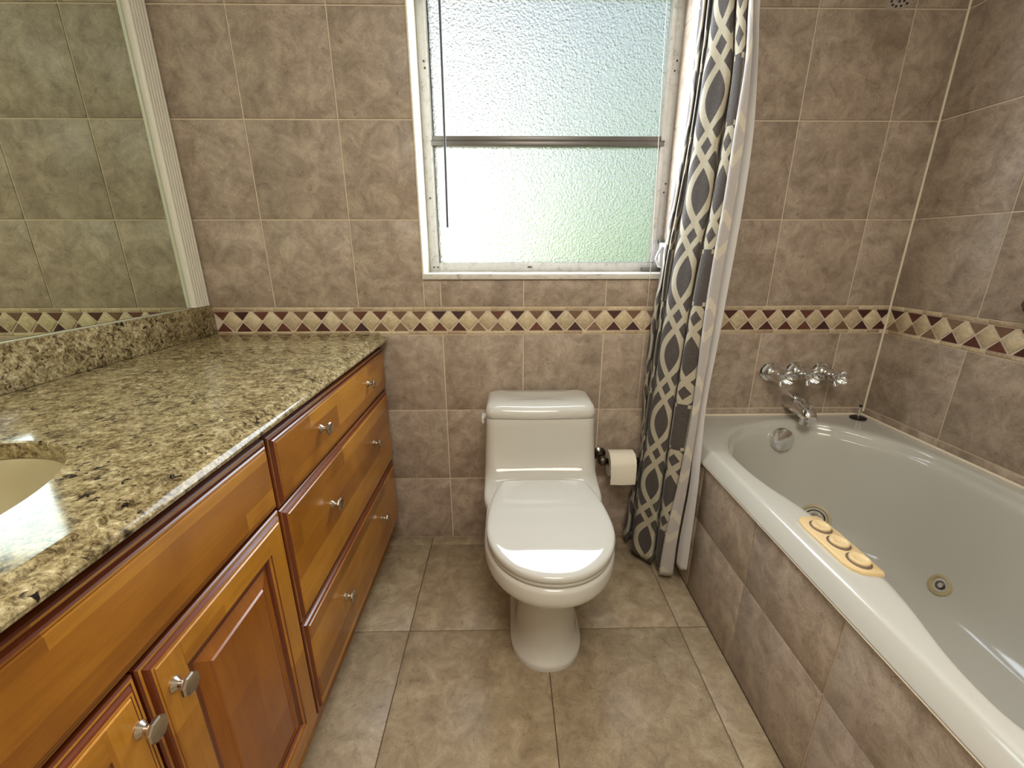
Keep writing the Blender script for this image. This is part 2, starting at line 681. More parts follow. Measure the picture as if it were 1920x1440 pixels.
Z_D, Z_E = 1.0112, 0.9077
rows_up = [Z_D, 1.3158, 1.6238, 1.9318, 2.2398, ZC]
rows_dn = [0.0, 0.2924, 0.6007, Z_E]
cols_b = [XL] + [-0.8597 + 0.308 * k - (0.003 if k > 4 else 0) for k in range(8)] + [XR]
rects = [(cols_b[i], cols_b[i + 1], z0, z1) for zs in (rows_up, rows_dn) for z0, z1 in zip(zs, zs[1:]) for i in range(len(cols_b) - 1)]
rects = cut(rects, (WX0 - 0.006, WX1 + 0.004, WZ0 - 0.0205, WZ1))
TPL = 0.004   # tile faces stand 3 mm proud of the grout bed
lay(rects, 'back', D + TPL, TILE, wall_back)
ys_r = [D] + [1.340 - 0.308 * k for k in range(8)]
ys_r[-1] = YB
rects = [(y1, y0, z0, z1) for zs in (rows_up, rows_dn) for z0, z1 in zip(zs, zs[1:]) for y0, y1 in zip(ys_r, ys_r[1:])]
rects = cut(rects, (-0.004, TUBY0, 0, ZC))
lay(rects, 'right', XR + TPL, TILE, wall_right)
ys_a = [D, 1.338, 1.0105, 0.6825, 0.3545, TUBY0]
lay([(y1, y0, z0, z1) for z0, z1 in ((0.0, 0.30), (0.30, 0.522)) for y0, y1 in zip(ys_a, ys_a[1:])], 'apron', 0.679 + TPL, TILE, wall_apron)
xs_f = [XL, -0.786, -0.3315, 0.1235, 0.577, XR]
ys_f = [D, 1.606, 1.1525, 0.697, 0.242, -0.213, -0.668, YB]
for i in range(len(ys_f) - 1):
    for j in range(len(xs_f) - 1):
        x0, x1 = xs_f[j], xs_f[j + 1]
        x1 = min(x1, 0.677) if j == 4 else x1
        lay([(x0, x1, ys_f[i + 1], ys_f[i])], 'floor', -0.007, FTILE, floor, 0.0013)

# mosaic border: strips, diamonds and triangles, each a piece
SH = 0.0125
zt0, zt1 = Z_E + SH + 0.0028, Z_D - SH - 0.0028
zm = (zt0 + zt1) / 2
PITCH = 0.0736


def poly_me(key, pts, mat, t=0.007):
    if key in _tiles:
        return _tiles[key]
    cx = sum(p[0] for p in pts) / len(pts)
    cz = sum(p[1] for p in pts) / len(pts)
    rings = []
    for s_, y in ((1, 0), (1, -t + 0.0012), (0.955, -t)):
        rings.append([(cx + (x - cx) * s_, y, cz + (z - cz) * s_) for x, z in pts])
    _tiles[key] = MB().loft(rings, True, False, True).mesh('mosaic', mat, sharp=50)
    return _tiles[key]


hz = (zt1 - zt0) / 2
hd = PITCH / 2
dia = [(-hd + 0.0028, 0), (0, -hz + 0.001), (hd - 0.0028, 0), (0, hz - 0.001)]
tri = [(-hd + 0.0085, 0.0), (hd - 0.0085, 0.0), (0, -hz + 0.0045)]
tri_dn = [(x, -z) for x, z in tri]
ME_D = poly_me('dia', dia, MLIGHT)
ME_T = poly_me('tri', tri, MDARK)
ME_B = poly_me('trid', tri_dn, MDARK)
ME_DL = poly_me('dial', [(-hd + 0.0028, 0), (-0.001, -hz + 0.001), (-0.001, hz - 0.001)], MLIGHT)
ME_DR = poly_me('diar', [(0.001, -hz + 0.001), (hd - 0.0028, 0), (0.001, hz - 0.001)], MLIGHT)


def border(face, plane, parent, a_first, step, n, lim0, lim1):
    put = lambda nm, me, a, z: place(nm, me, (a, plane, z) if face == 'back' else (plane, a, z), parent, FACING[face])
    for k in range(n):
        a = a_first + step * k
        if lim0 + 0.03 < a < lim1 - 0.03:
            put('mosaic_diamond', ME_D, a, zm)
        elif lim1 - 0.03 <= a < lim1 + 0.03:
            put('mosaic_diamond', ME_DL if face == 'back' else ME_DR, a if a < lim1 else lim1, zm)
        b = a + abs(step) / 2
        if lim0 + 0.02 < b < lim1 - 0.02:
            put('mosaic_triangle', ME_T, b, zt1)
            put('mosaic_triangle', ME_B, b, zt0)
        s0, s1 = max(a + 0.012, lim0), min(a + 0.012 + abs(step), lim1)
        lay([(s0, s1, Z_D - SH - 0.0014, Z_D)], face, plane, MSTRIP, parent, 0.0012, 'border_strip')
        lay([(s0 - 0.02, s1 - 0.02, Z_E, Z_E + SH + 0.0014)], face, plane, MSTRIP, parent, 0.0012, 'border_strip')


border('back', D + TPL, wall_back, -1.1001, PITCH, 35, XL, XR)
border('right', XR + TPL, wall_right, 1.5883 + 0.0736, -PITCH, 23, 0.13, D)

# right-hand reveal of the window: tiles returning into the opening
for z0, z1 in ((WZ0, 1.3158), (1.3158, 1.6238), (1.6238, 1.9318), (1.9318, WZ1)):
    me = tile_me(WY - D - 0.004, z1 - z0 - 0.004, TILE)
    place('tile', me, (WX1 + 0.004, (WY + D) / 2, (z0 + z1) / 2), wall_back, (0, 0, math.radians(-90)))

# ------------------------------------------------------------------ window
mb = MB()
JW = 0.0
# outer frame
mb.box(WX0, -0.262, WY, WY + 0.05, WZ0, WZ1, 0.002)
mb.box(0.584, WX1, WY, WY + 0.05, WZ0, WZ1, 0.002)
mb.box(-0.262, 0.584, WY, WY + 0.05, WZ0, 1.1665, 0.002)
mb.box(-0.262, 0.584, WY, WY + 0.05, 2.03, WZ1, 0.002)
window = struct('window_1', mb, ALU)
mb = MB()
for z0, z1 in ((1.168, 1.588), (1.5915, 2.03)):
    mb.box(-0.2725, -0.2645, WY - 0.006, WY + 0.03, z0, z1, 0.0015)
    mb.box(0.568, 0.583, WY - 0.008, WY + 0.03, z0, z1, 0.002)
mb.build('sash_stile', ALU, window)
mb = MB()
mb.box(-0.268, 0.5795, WY - 0.012, WY + 0.03, 1.573, 1.589, 0.002)
mb.box(-0.268, 0.5795, WY - 0.002, WY + 0.03, 1.5905, 1.6075, 0.003)
mb.build('meeting_rail', simple('rail_aluminium', srgb(112, 108, 104), 0.35, 0.6), window)
mb = MB().box(-0.264, 0.57, WY + 0.012, WY + 0.018, 1.164, 1.575)
mb.build('glass_pane', PANE, window)
mb = MB().box(-0.264, 0.57, WY + 0.022, WY + 0.028, 1.60, 2.035)
mb.build('glass_pane', PANE, window)
mb = MB()
for x, z in ((-0.2845, 1.15), (-0.269, 1.15), (-0.281, 1.835), (-0.278, 1.815), (-0.284, 1.40), (0.6, 1.84), (0.595, 1.81), (0.602, 1.45), (0.598, 1.42)):
    mb.lathe([(0.0035, 0), (0.0035, 0.002), (0.001, 0.003)], (x, WY, z), (0, -1, 0), 8)
mb.box(0.085, 0.102, WY - 0.002, WY, 1.147, 1.153)
mb.build('screw_heads', simple('dark_screw', srgb(84, 78, 70), 0.5, 0.5), window)['kind'] = 'stuff'
# left jamb lining, marble stool
MB().box(WX0 - 0.006, WX0, D - 0.006, WY, WZ0, WZ1, 0.0015).build('jamb_lining', JAMB, window)
mb = MB().box(-0.3065, 0.64, D - 0.014, WY, 1.1115, WZ0, 0.004)
mb.build('marble_sill', MARBLE, window)
# crank operator
mb = MB()
mb.box(0.535, 0.605, WY - 0.028, WY, WZ0 + 0.001, WZ0 + 0.016, 0.003)
mb.box(0.592, 0.612, WY - 0.03, WY, 1.238, 1.252, 0.002)
mb.build('operator_base', GREYH, window)
mb = MB()
mb.box(0.588, 0.606, WY - 0.052, WY - 0.035, WZ0 + 0.016, 1.24, 0.004)
mb.tube([(0.596, WY - 0.06, 1.235), (0.578, WY - 0.062, 1.20), (0.572, WY - 0.06, 1.182), (0.584, WY - 0.058, 1.158), (0.60, WY - 0.056, 1.15)], 0.005, 8)
mb.lathe([(0.004, 0), (0.009, 0.004), (0.009, 0.02), (0.004, 0.024)], (0.60, WY - 0.06, 1.228), (0, -1, 0.2), 12)
mb.build('crank_handle', WHITEH, window)

# blind hardware: head rail above the view, wand and cord hang from it
bl = thing('window_blind', (0.157, WY - 0.05, 2.03), 'raised window blind whose dark tilt wand hangs at left in front of the obscure glass', 'blind')
MB().box(WX0 + 0.012, WX1 - 0.008, WY - 0.075, WY - 0.03, 2.025, WZ1, 0.002).build('head_rail', WTRIM, bl)
mb = MB()
mb.tube([(-0.2095, WY - 0.06, 2.03), (-0.2115, WY - 0.06, 1.7), (-0.2165, WY - 0.06, 1.2935)], 0.0042, 8)
mb.build('tilt_wand', WANDM, bl)
mb = MB()
mb.tube([(0.530, WY - 0.05, 2.03), (0.529, 1.70, 1.6), (0.5225, 1.636, 1.19), (0.522, 1.634, 0.90), (0.519, 1.634, 0.62)], 0.0011, 6)
mb.build('lift_cord', CORDM, bl)

# ------------------------------------------------------------------ outside
lawn = struct('ground', MB().box(-14, 14, D + T + 0.02, 26, -0.45, -0.35), NT('lawn').set(srgb(136, 152, 112), 0.9))


def leaf_mat():
    t = NT('leaf_green')
    v = t.coords('Object')
    n = t.noise(v, 6, 4)
    return t.set(t.ramp(n, [(0.3, srgb(112, 146, 104)), (0.55, srgb(160, 186, 136)), (0.75, srgb(206, 208, 146))]), 0.7)


LEAF = leaf_mat()


def bush(loc, r, hgt, label, n=900):
    o = thing('shrub', loc, label, 'shrub')
    rnd = random.Random(int(loc[0] * 100))
    mb = MB()
    for _ in range(n):
        a, e = rnd.uniform(0, 2 * math.pi), math.acos(rnd.uniform(-0.6, 1))
        rr = rnd.uniform(0.75, 1.0)
        p = Vector((loc[0] + r * rr * math.sin(e) * math.cos(a), loc[1] + r * rr * math.sin(e) * math.sin(a), loc[2] + hgt * (0.5 + 0.5 * rr * math.cos(e))))
        q = Vector((rnd.uniform(-1, 1), rnd.uniform(-1, 1), rnd.uniform(-1, 1))).normalized()
        w = q.orthogonal().normalized()
        L = rnd.uniform(0.14, 0.28)
        mb.add([p, p + q * L * 0.5 + w * L * 0.3, p + q * L, p + q * L * 0.5 - w * L * 0.3], [(0, 1, 2, 3)])
    f = mb.build('foliage', LEAF, o, recalc=False)
    f['kind'] = 'stuff'
    MB().tube([(loc[0], loc[1], loc[2]), (loc[0], loc[1], loc[2] + hgt * 0.7)], [0.06, 0.03], 8).build('stem', simple('bark', srgb(92, 72, 52), 0.9), o)


bush((2.35, 4.9, -0.35), 1.15, 4.6, 'green shrub outside the window, blurred behind the right side of the panes')
bush((0.70, 3.6, -0.35), 0.45, 1.75, 'low green shrub outside the window, blurred behind the lower pane')
nb = thing('neighbour_house', (-2.2, 5.0, -0.35), 'sunlit white house wall outside, glaring through the left of the window', 'house')
MB().box(-4.6, -0.15, 4.6, 7.0, -0.35, 3.1).build('wall', simple('white_stucco', srgb(238, 234, 226), 0.9), nb)
MB().box(-4.65, -0.10, 4.55, 7.05, 3.1, 3.22, 0.01).build('roof', simple('roof_coping', srgb(196, 194, 204), 0.8), nb)

# ------------------------------------------------------------------ vanity
VF = -0.467          # drawer faces
FR = VF - 0.021      # face frame


def face_panel(name, y0, y1, z0, z1, prof, mats, parent, cap=0, x0=FR):
    """rectangle lofted inward; prof = (inset, x offset from the frame, material)"""
    mb = MB()
    rings, ms = [], []
    for ins, dx, m in prof:
        rings.append([(x0 + dx, y0 + ins, z0 + ins), (x0 + dx, y1 - ins, z0 + ins), (x0 + dx, y1 - ins, z1 - ins), (x0 + dx, y0 + ins, z1 - ins)])
        ms.append(m)
    for i in range(len(rings) - 1):
        mb.loft([rings[i], rings[i + 1]], True, False, False, ms[i + 1])
    mb.add(rings[-1], [(0, 1, 2, 3)], cap)
    return mb.build(name, mats, parent, sharp=20)


EDGE = [(0, 0, 1), (0.0005, 0.010, 1), (0.003, 0.0125, 1), (0.0065, 0.0128, 0), (0.0085, 0.0115, 1), (0.011, 0.0165, 1), (0.0135, 0.0185, 1), (0.0165, 0.019, 0), (0.018, 0.0185, 1), (0.0195, 0.021, 0)]


def knob_me():
    mb = MB()
    prof = [(0.0105, 0), (0.0105, 0.0018), (0.0085, 0.004), (0.0055, 0.0075), (0.0048, 0.013), (0.0062, 0.0165)]
    mb.lathe(prof, (0, 0, 0), (1, 0, 0), 20)
    prof = [(0.006, 0.0155), (0.0145, 0.0185), (0.0165, 0.0205), (0.0165, 0.0235), (0.0145, 0.0255), (0.0138, 0.0252)]
    mb.lathe(prof, (0, 0, 0), (1, 0, 0), 8)
    return mb.mesh('knob', NICKEL, sharp=25)


KNOB = knob_me()
CTOP, CBOT = 0.916, 0.886
DY0, DY1 = 0.798, D - 0.012   # drawer bank
db = thing('vanity_drawer_cabinet', (-0.79, 1.22, 0), 'honey maple three-drawer vanity cabinet under the granite top beside the back wall', 'cabinet')
mb = MB()
mb.box(XL + 0.004, FR - 0.002, DY0 - 0.002, DY1, 0.098, 0.872)
mb.box(XL + 0.004, FR - 0.03, DY0 - 0.002, DY1, 0.0, 0.098)
mb.build('carcass', CARC, db)
for z0, z1 in ((0.864, 0.874), (0.096, 0.118)):
    MB().box(FR - 0.002, FR, DY0 - 0.002, DY1, z0, z1).build('face_rail', WOOD_Y, db)
MB().box(FR - 0.030, FR - 0.026, DY0 - 0.002, DY1, 0.0, 0.098).build('toe_kick', WOOD_Y, db)
for z0, z1, zk in ((0.700, 0.862, 0.7885), (0.395, 0.696, 0.572), (0.112, 0.391, 0.268)):
    d = face_panel('drawer', DY0, 1.640, z0, z1, EDGE, [WOOD_Y, GLAZE], db)
    for yk in (1.022, 1.41):
        place('knob', KNOB, (VF, yk, zk), d)
    ORG[d.name] = ORG[db.name]
sb_ = thing('vanity_sink_cabinet', (-0.79, 0.43, 0), 'honey maple vanity sink cabinet with two raised-panel doors below a plain top front', 'cabinet')
SY0, SY1 = 0.058, 0.7945
mb = MB()
mb.box(XL + 0.004, FR - 0.002, SY0 - 0.01, SY1, 0.098, 0.70)
mb.box(FR - 0.03, FR - 0.002, SY0 - 0.01, SY1, 0.70, 0.872)
mb.box(XL + 0.004, XL + 0.03, SY0 - 0.01, SY1, 0.70, 0.872)
mb.box(XL + 0.004, FR - 0.03, SY0 - 0.01, SY1, 0.0, 0.098)
mb.build('carcass', CARC, sb_)
for z0, z1 in ((0.864, 0.874), (0.096, 0.118)):
    MB().box(FR - 0.002, FR, SY0 - 0.01, SY1, z0, z1).build('face_rail', WOOD_Y, sb_)
MB().box(FR - 0.002, FR, SY1 - 0.006, SY1, 0.118, 0.864).build('face_stile', WOOD_Z, sb_)
MB().box(FR - 0.030, FR - 0.026, SY0 - 0.01, SY1, 0.0, 0.098).build('toe_kick', WOOD_Y, sb_)
face_panel('false_front', SY0, 0.793, 0.710, 0.862, EDGE, [WOOD_Y, GLAZE], sb_)
DOORE = EDGE + [(0.062, 0.021, 0), (0.0635, 0.019, 1), (0.068, 0.0165, 0), (0.071, 0.0125, 1), (0.076, 0.012, 1)]
for y0, y1, yk in ((0.4265, 0.793, 0.462), (SY0, 0.4235, 0.401)):
    d = face_panel('door', y0, y1, 0.112, 0.703, DOORE, [WOOD_Z, GLAZE], sb_)
    # rails run across between the stiles
    for z0, z1 in ((0.112 + 0.0196, 0.112 + 0.0621), (0.703 - 0.0621, 0.703 - 0.0196)):
        MB().box(VF - 0.0006, VF + 0.0004, y0 + 0.062, y1 - 0.062, z0, z1).build('rail', WOOD_Y, d)
    PAN = [(0.0, 0.004, 1), (0.0, 0.0125, 1), (0.004, 0.0128, 1), (0.0055, 0.012, 0), (0.028, 0.0185, 0), (0.0295, 0.0170, 1), (0.0325, 0.0205, 0)]
    face_panel('raised_panel', y0 + 0.0765, y1 - 0.0765, 0.112 + 0.0765, 0.703 - 0.0765, PAN, [WOOD_P, GLAZE], d)
    place('knob', KNOB, (VF, yk, 0.637), d)

# granite top with an undermount basin hole
SCX, SCY, SRX, SRY = -0.795, 0.41, 0.200, 0.262
FX = -0.449
CY0, CY1 = SY0 - 0.02, D - 0.003
prof = [(-0.4825, CTOP), (-0.4785, CTOP - 0.0006), (-0.4755, CTOP - 0.0028), (-0.4742, CTOP - 0.0062), (-0.4738, CTOP - 0.0088), (-0.4700, CTOP - 0.0095), (-0.4630, CTOP - 0.0100), (-0.4570, CTOP - 0.0122),
        (-0.4520, CTOP - 0.0160), (-0.4493, CTOP - 0.0210), (-0.4500, CTOP - 0.0260), (-0.4535, CTOP - 0.0292), (-0.460, CBOT)]
mb = MB()
# front moulding swept along y, rounded at the wall end
N = 96
ring_in, ring_out, ring_low = [], [], []
x0, x1, y0, y1 = XL + 0.003, prof[0][0] - 0.0001, CY0, CY1 - 0.0001
ang = sorted([2 * math.pi * i / N for i in range(N)] + [math.atan2(y - SCY, x - SCX) % (2 * math.pi) for x in (x0, x1) for y in (y0, y1)])
for a in ang:
    c, s_ = math.cos(a), math.sin(a)
    ring_in.append((SCX + SRX * c, SCY + SRY * s_, CTOP))
    ring_low.append((SCX + SRX * c, SCY + SRY * s_, CBOT))
    tx = ((x1 - SCX) / c) if c > 1e-9 else ((x0 - SCX) / c if c < -1e-9 else 1e9)
    ty = ((y1 - SCY) / s_) if s_ > 1e-9 else ((y0 - SCY) / s_ if s_ < -1e-9 else 1e9)
    t_ = min(tx, ty)
    ring_out.append((SCX + c * t_, SCY + s_ * t_, CTOP))
r_in2 = [(SCX + (x - SCX) * 0.985, SCY + (y - SCY) * 0.99, CTOP - 0.003) for x, y, z in ring_in]
mid = [(x + (a - x) * 0.02, y + (b - y) * 0.02, CTOP) for (x, y, z), (a, b, c_) in zip(ring_in, ring_out)]
low2 = [(SCX + (x - SCX) * 0.985, SCY + (y - SCY) * 0.99, CBOT) for x, y, z in ring_in]
out_low = [(x, y, CBOT) for x, y, z in ring_out]
mb.loft([ring_out, mid, ring_in, r_in2, low2], True)
sweep = []
for yy, sc in ((CY0, 0), (CY1 - 0.028, 0), (CY1 - 0.016, 0.004), (CY1 - 0.007, 0.011), (CY1 - 0.002, 0.021), (CY1, 0.03)):
    sweep.append([(max(x - sc, -0.4825) if x > -0.4825 else x, yy, z) for x, z in prof])
mb.loft(sweep, False)
mb.add([(x, CY0, z) for x, z in prof], [tuple(range(len(prof)))])
ct = mb.build('vanity_countertop', GRANITE, sharp=28)
tag(ct, 'speckled brown granite countertop with moulded front edge on the maple vanity', 'countertop')
mb = MB().box(XL + 0.003, -1.089, CY0, CY1, CTOP + 0.001, 1.0205, 0.0015)
tag(mb.build('vanity_backsplash', GRANITE), 'low speckled granite backsplash strip standing along the mirror wall', 'backsplash')
# basin
mb = MB()
rings = []
for s_, z in ((1.06, CBOT - 0.001), (1.0, CBOT - 0.001), (0.985, CBOT - 0.006), (0.955, CBOT - 0.04), (0.88, CBOT - 0.085), (0.74, CBOT - 0.12), (0.5, CBOT - 0.138), (0.2, CBOT - 0.145), (0.09, CBOT - 0.146)):
    rings.append([(SCX + SRX * s_ * math.cos(2 * math.pi * i / 64), SCY + SRY * s_ * math.sin(2 * math.pi * i / 64), z) for i in range(64)])
mb.loft(rings, True)
sink = thing('undermount_sink', (SCX, SCY, CBOT - 0.148), 'biscuit oval undermount basin set below the granite countertop', 'sink')
mb.build('bowl', PORC_SINK, sink)
MB().lathe([(0.024, -0.004), (0.024, 0.0), (0.02, 0.002), (0.012, 0.001)], (SCX, SCY, CBOT - 0.146), (0, 0, 1), 24).build('drain', CHROME, sink)

# mirror and its fluted trim
mir = thing('wall_mirror', (XL + 0.001, 0.8, 1.03), 'large frameless wall mirror above the backsplash, reflecting the tiled wall', 'mirror')
MZ1 = 2.18
MB().box(XL + 0.001, XL + 0.0105, 0.03, 1.571, 1.0225, MZ1).build('glass', MIRROR, mir, sharp=10)
MB().box(XL + 0.0005, XL + 0.0118, 0.03, 1.571, 1.0178, 1.0222).build('bottom_edge', MIREDGE, mir)
# fluted profile swept upwards
ty0, ty1 = 1.577, D - 0.004
prof = [(XL + 0.001, ty0), (-1.0995, ty0), (-1.0985, ty0 + 0.0015)]
nf = 6
wfl = (ty1 - ty0 - 0.004) / nf
for i in range(nf):
    b0 = ty0 + 0.002 + wfl * i
    for q in range(1, 7):
        a = math.pi * q / 6
        prof.append((-1.0985 + 0.0055 * math.sin(a) - (0.0030 if q == 6 and i < nf - 1 else 0), b0 + wfl * (1 - math.cos(a)) / 2))
prof.append((XL + 0.001, ty1))
trim = struct('trim_1', MB().loft([[(x, y, z) for x, y in prof] for z in (1.0215, MZ1)], True, True, True), WTRIM)

# ------------------------------------------------------------------ toilet
TC = 0.121


def egg(z, cx, yb, ym, yf, hw, nf_=2.0, nb_=2.0, N=72, yclip=None):
    pts = []
    for i in range(N):
        a = 2 * math.pi * i / N
        c, s_ = math.cos(a), math.sin(a)
        n = nf_ if s_ < 0 else nb_
        x = cx + hw * math.copysign(abs(c) ** (2 / n), c)
        y = ym + (ym - yf) * -abs(s_) ** (2 / n) if s_ < 0 else ym + (yb - ym) * abs(s_) ** (2 / n)
        if yclip is not None:
            y = min(y, yclip)
        pts.append((x, y, z))
    return pts


to = thing('toilet', (TC, 1.30, 0), 'white one-piece toilet with closed lid standing between vanity and bathtub', 'toilet')
mb = MB()
B = [  # z, yb, ym, yf, hw, nf, nb
    (0.000, 1.62, 1.13, 0.992, 0.1135, 2.2, 6), (0.016, 1.62, 1.13, 0.990, 0.1145, 2.2, 6), (0.024, 1.62, 1.13, 0.993, 0.1120, 2.2, 6), (0.028, 1.62, 1.13, 1.000, 0.1050, 2.2, 6),
    (0.07, 1.62, 1.14, 1.012, 0.0975, 2.1, 5), (0.14, 1.62, 1.14, 1.020, 0.0930, 2.1, 5), (0.21, 1.62, 1.14, 1.012, 0.0950, 2.1, 5),
    (0.262, 1.63, 1.13, 0.978, 0.1130, 2.1, 4), (0.302, 1.635, 1.12, 0.935, 0.145, 2.1, 4), (0.334, 1.64, 1.115, 0.895, 0.170, 2.1, 4), (0.358, 1.64, 1.11, 0.872, 0.184, 2.1, 4.5),
    (0.368, 1.645, 1.11, 0.866, 0.1890, 2.1, 5), (0.380, 1.645, 1.11, 0.8645, 0.1905, 2.1, 5), (0.405, 1.645, 1.11, 0.865, 0.1900, 2.1, 5.5), (0.413, 1.645, 1.11, 0.868, 0.1870, 2.1, 5.5), (0.4175, 1.645, 1.11, 0.876, 0.180, 2.1, 5.5)]
mb.loft([egg(z, TC, yb, ym, yf, hw, a, b) for z, yb, ym, yf, hw, a, b in B], True, True, True)
mb.build('bowl', PORC, to, sharp=60)


def rrect(z, cx, hw, yb, yf, rad, N=6, bow=0.0):
    pts = []
    for qx, qy, a0 in ((cx + hw - rad, yf + rad, -90), (cx + hw - rad * 0.5, yb - rad * 0.5, 0), (cx - hw + rad * 0.5, yb - rad * 0.5, 90), (cx - hw + rad, yf + rad, 180)):
        r_ = rad if qy < (yb + yf) / 2 else rad * 0.5
        for i in range(N + 1):
            a = math.radians(a0 + 90 * i / N)
            pts.append((qx + r_ * math.cos(a), qy + r_ * math.sin(a), z))
    # subdivide the front edge so that it can bow
    f0, f1 = pts[-1], pts[0]
    for i in range(1, 12):
        k = i / 12
        pts.append((f0[0] + (f1[0] - f0[0]) * k, f0[1] - bow * math.sin(math.pi * k), z))
    return pts


mb = MB()
TK = [(0.33, 0.175, 1.24, 0.10, .0), (0.38, 0.196, 1.19, 0.12, .0), (0.405, 0.2005, 1.19, 0.12, .0), (0.4145, 0.2015, 1.21, 0.115, .0), (0.4195, 0.2015, 1.26, 0.10, -.0), (0.424, 0.2025, 1.31, 0.085, -.004), (0.4315, 0.2035, 1.366, 0.06, -.012), (0.445, 0.2035, 1.400, 0.05, -.014), (0.47, 0.2025, 1.420, 0.04, -.012), (0.51, 0.2015, 1.434, 0.036, -.008), (0.56, 0.199, 1.4435, 0.034, -.002),
      (0.61, 0.197, 1.449, 0.032, .003), (0.637, 0.1965, 1.4515, 0.032, .006), (0.641, 0.1945, 1.4535, 0.031, .006)]
mb.loft([rrect(z, TC, hw, 1.648, yf, r_, bow=bw) for z, hw, yf, r_, bw in TK], True, True, True)
mb.build('tank', PORC, to, sharp=60)
mb = MB()
LD = [(0.6425, 0.1955, 1.452, 0.031, .007), (0.645, 0.1985, 1.449, 0.033, .007), (0.660, 0.1985, 1.449, 0.034, .007), (0.672, 0.1965, 1.4525, 0.036, .006), (0.681, 0.1920, 1.4595, 0.04, .004), (0.687, 0.1855, 1.471, 0.045, .0), (0.690, 0.177, 1.486, 0.05, -.006), (0.6905, 0.16, 1.51, 0.05, -.012)]
rg = [rrect(z, TC, hw, 1.652 - (0.0 if z < 0.68 else (z - 0.68) * 1.2), yf, r_, bow=bw) for z, hw, yf, r_, bw in LD]
rg2 = [[(TC + (x - TC) * 0.72, 1.565 + (y - 1.565) * 0.62, 0.6865 + 0.003 * abs(x - TC) / 0.16) for x, y, z in rg[-1]],
       [(TC + (x - TC) * 0.36, 1.565 + (y - 1.565) * 0.3, 0.684) for x, y, z in rg[-1]]]
mb.loft(rg + rg2, True, True, True)
mb.build('tank_lid', PORC, to, sharp=60)
LXC = 0.1215


def lid_ring(z, ins, k=0.0):
    pts = egg(z, LXC, 1.47 - ins, 1.085, 0.868 + ins, 0.1835 - ins, 2.08, 2.05, 88, 1.332 - ins * 0.6)
    # the closed lid rises gently from its front edge towards the hinge
    return [(x, y, z_ + k * (0.0108 - 0.165 * max(0.0, 1.14 - y) ** 2 - 0.09 * (x - LXC) ** 2)) for x, y, z_ in pts]


mb = MB().loft([lid_ring(0.4195, 0.012), lid_ring(0.4205, 0.006), lid_ring(0.424, 0.0035), lid_ring(0.430, 0.0035), lid_ring(0.4335, 0.006), lid_ring(0.434, 0.012)], True, True, True)
mb.build('seat', SEATP, to, sharp=60)
mb = MB()
rings = [lid_ring(0.4352, 0.008, .15), lid_ring(0.4362, 0.002, .25), lid_ring(0.440, 0.0, .5), lid_ring(0.447, 0.0, .8), lid_ring(0.4512, 0.002, 1), lid_ring(0.454, 0.006, 1), lid_ring(0.4555, 0.012, 1), lid_ring(0.4560, 0.022, 1)]
base = egg(0.4561, LXC, 1.47 - .022, 1.085, 0.868 + .022, 0.1835 - .022, 2.08, 2.05, 88, 1.332 - .022 * 0.6)
for s_ in (0.95, 0.85, 0.72, 0.58, 0.42, 0.26, 0.1):
    rr = [(LXC + (x - LXC) * s_, 1.09 + (y - 1.09) * s_) for x, y, z in base]
    rings.append([(x, y, 0.4561 + 0.0108 - 0.165 * max(0.0, 1.14 - y) ** 2 - 0.09 * (x - LXC) ** 2) for x, y in rr])
mb.loft(rings, True, True, True)
mb.build('lid', SEATP, to, sharp=60)
for sx in (-0.075, 0.075):
    MB().lathe([(0.014, 0), (0.014, 0.016), (0.011, 0.02)], (TC + sx, 1.352, 0.418), (0, 0, 1), 16).build('hinge', SEATP, to)
mb = MB()
mb.lathe([(0.012, 0), (0.012, 0.008)], (TC - 0.196, 1.505, 0.632), (-1, 0, 0), 16)
mb.box(TC - 0.2135, TC - 0.203, 1.462, 1.523, 0.6205, 0.6455, 0.004)
mb.build('flush_lever', PORC, to)

# ------------------------------------------------------------------ toilet paper
th = thing('toilet_paper_holder', (0.455, D, 0.405), 'dark polished toilet paper holder on the back wall right of the toilet', 'holder')
for x, k in ((0.384, 1.0), (0.5205, 0.6)):
    MB().lathe([(r_ * k, h_) for r_, h_ in [(0.027, 0), (0.027, 0.004), (0.022, 0.008), (0.015, 0.012), (0.011, 0.02), (0.011, 0.045), (0.014, 0.055), (0.019, 0.064), (0.020, 0.074), (0.017, 0.084), (0.008, 0.09)]], (x, D - 0.003, 0.4055), (0, -1, 0), 24).build('post', DNICKEL, th)
MB().tube([(0.392, D - 0.0745, 0.4055), (0.522, D - 0.0745, 0.4055)], 0.008, 12).build('roller', DNICKEL, th)
rc = Vector((0, D - 0.0805, 0.399))
tr_ = thing('toilet_paper_roll', (0.457, rc.y, rc.z), 'white toilet paper roll with a hanging sheet on the holder beside the curtain', 'paper roll')
mb = MB()
rings = []
for r_, x in ((0.0205, 0.4065), (0.052, 0.4065), (0.053, 0.4075), (0.053, 0.5065), (0.052, 0.5075), (0.0205, 0.5075), (0.0205, 0.4065)):
    rings.append([(x - 0.002, rc.y + r_ * math.cos(2 * math.pi * i / 40), rc.z + r_ * math.sin(2 * math.pi * i / 40)) for i in range(40)])
mb.loft(rings, True)
mb.build('roll', PAPER, tr_)
mb = MB()
path = [(rc.y - 0.0535 * math.cos(a), rc.z + 0.0535 * math.sin(a)) for a in [math.radians(70 - 10 * i) for i in range(8)]]
path += [(rc.y - 0.0545, rc.z - 0.012), (rc.y - 0.055, rc.z - 0.035), (rc.y - 0.0545, rc.z - 0.058), (rc.y - 0.053, rc.z - 0.070)]
ra = [(0.4066, y, z) for y, z in path]
rb = [(0.457, y - 0.0006, z - (0.0015 if k == len(path) - 1 else 0)) for k, (y, z) in enumerate(path)]
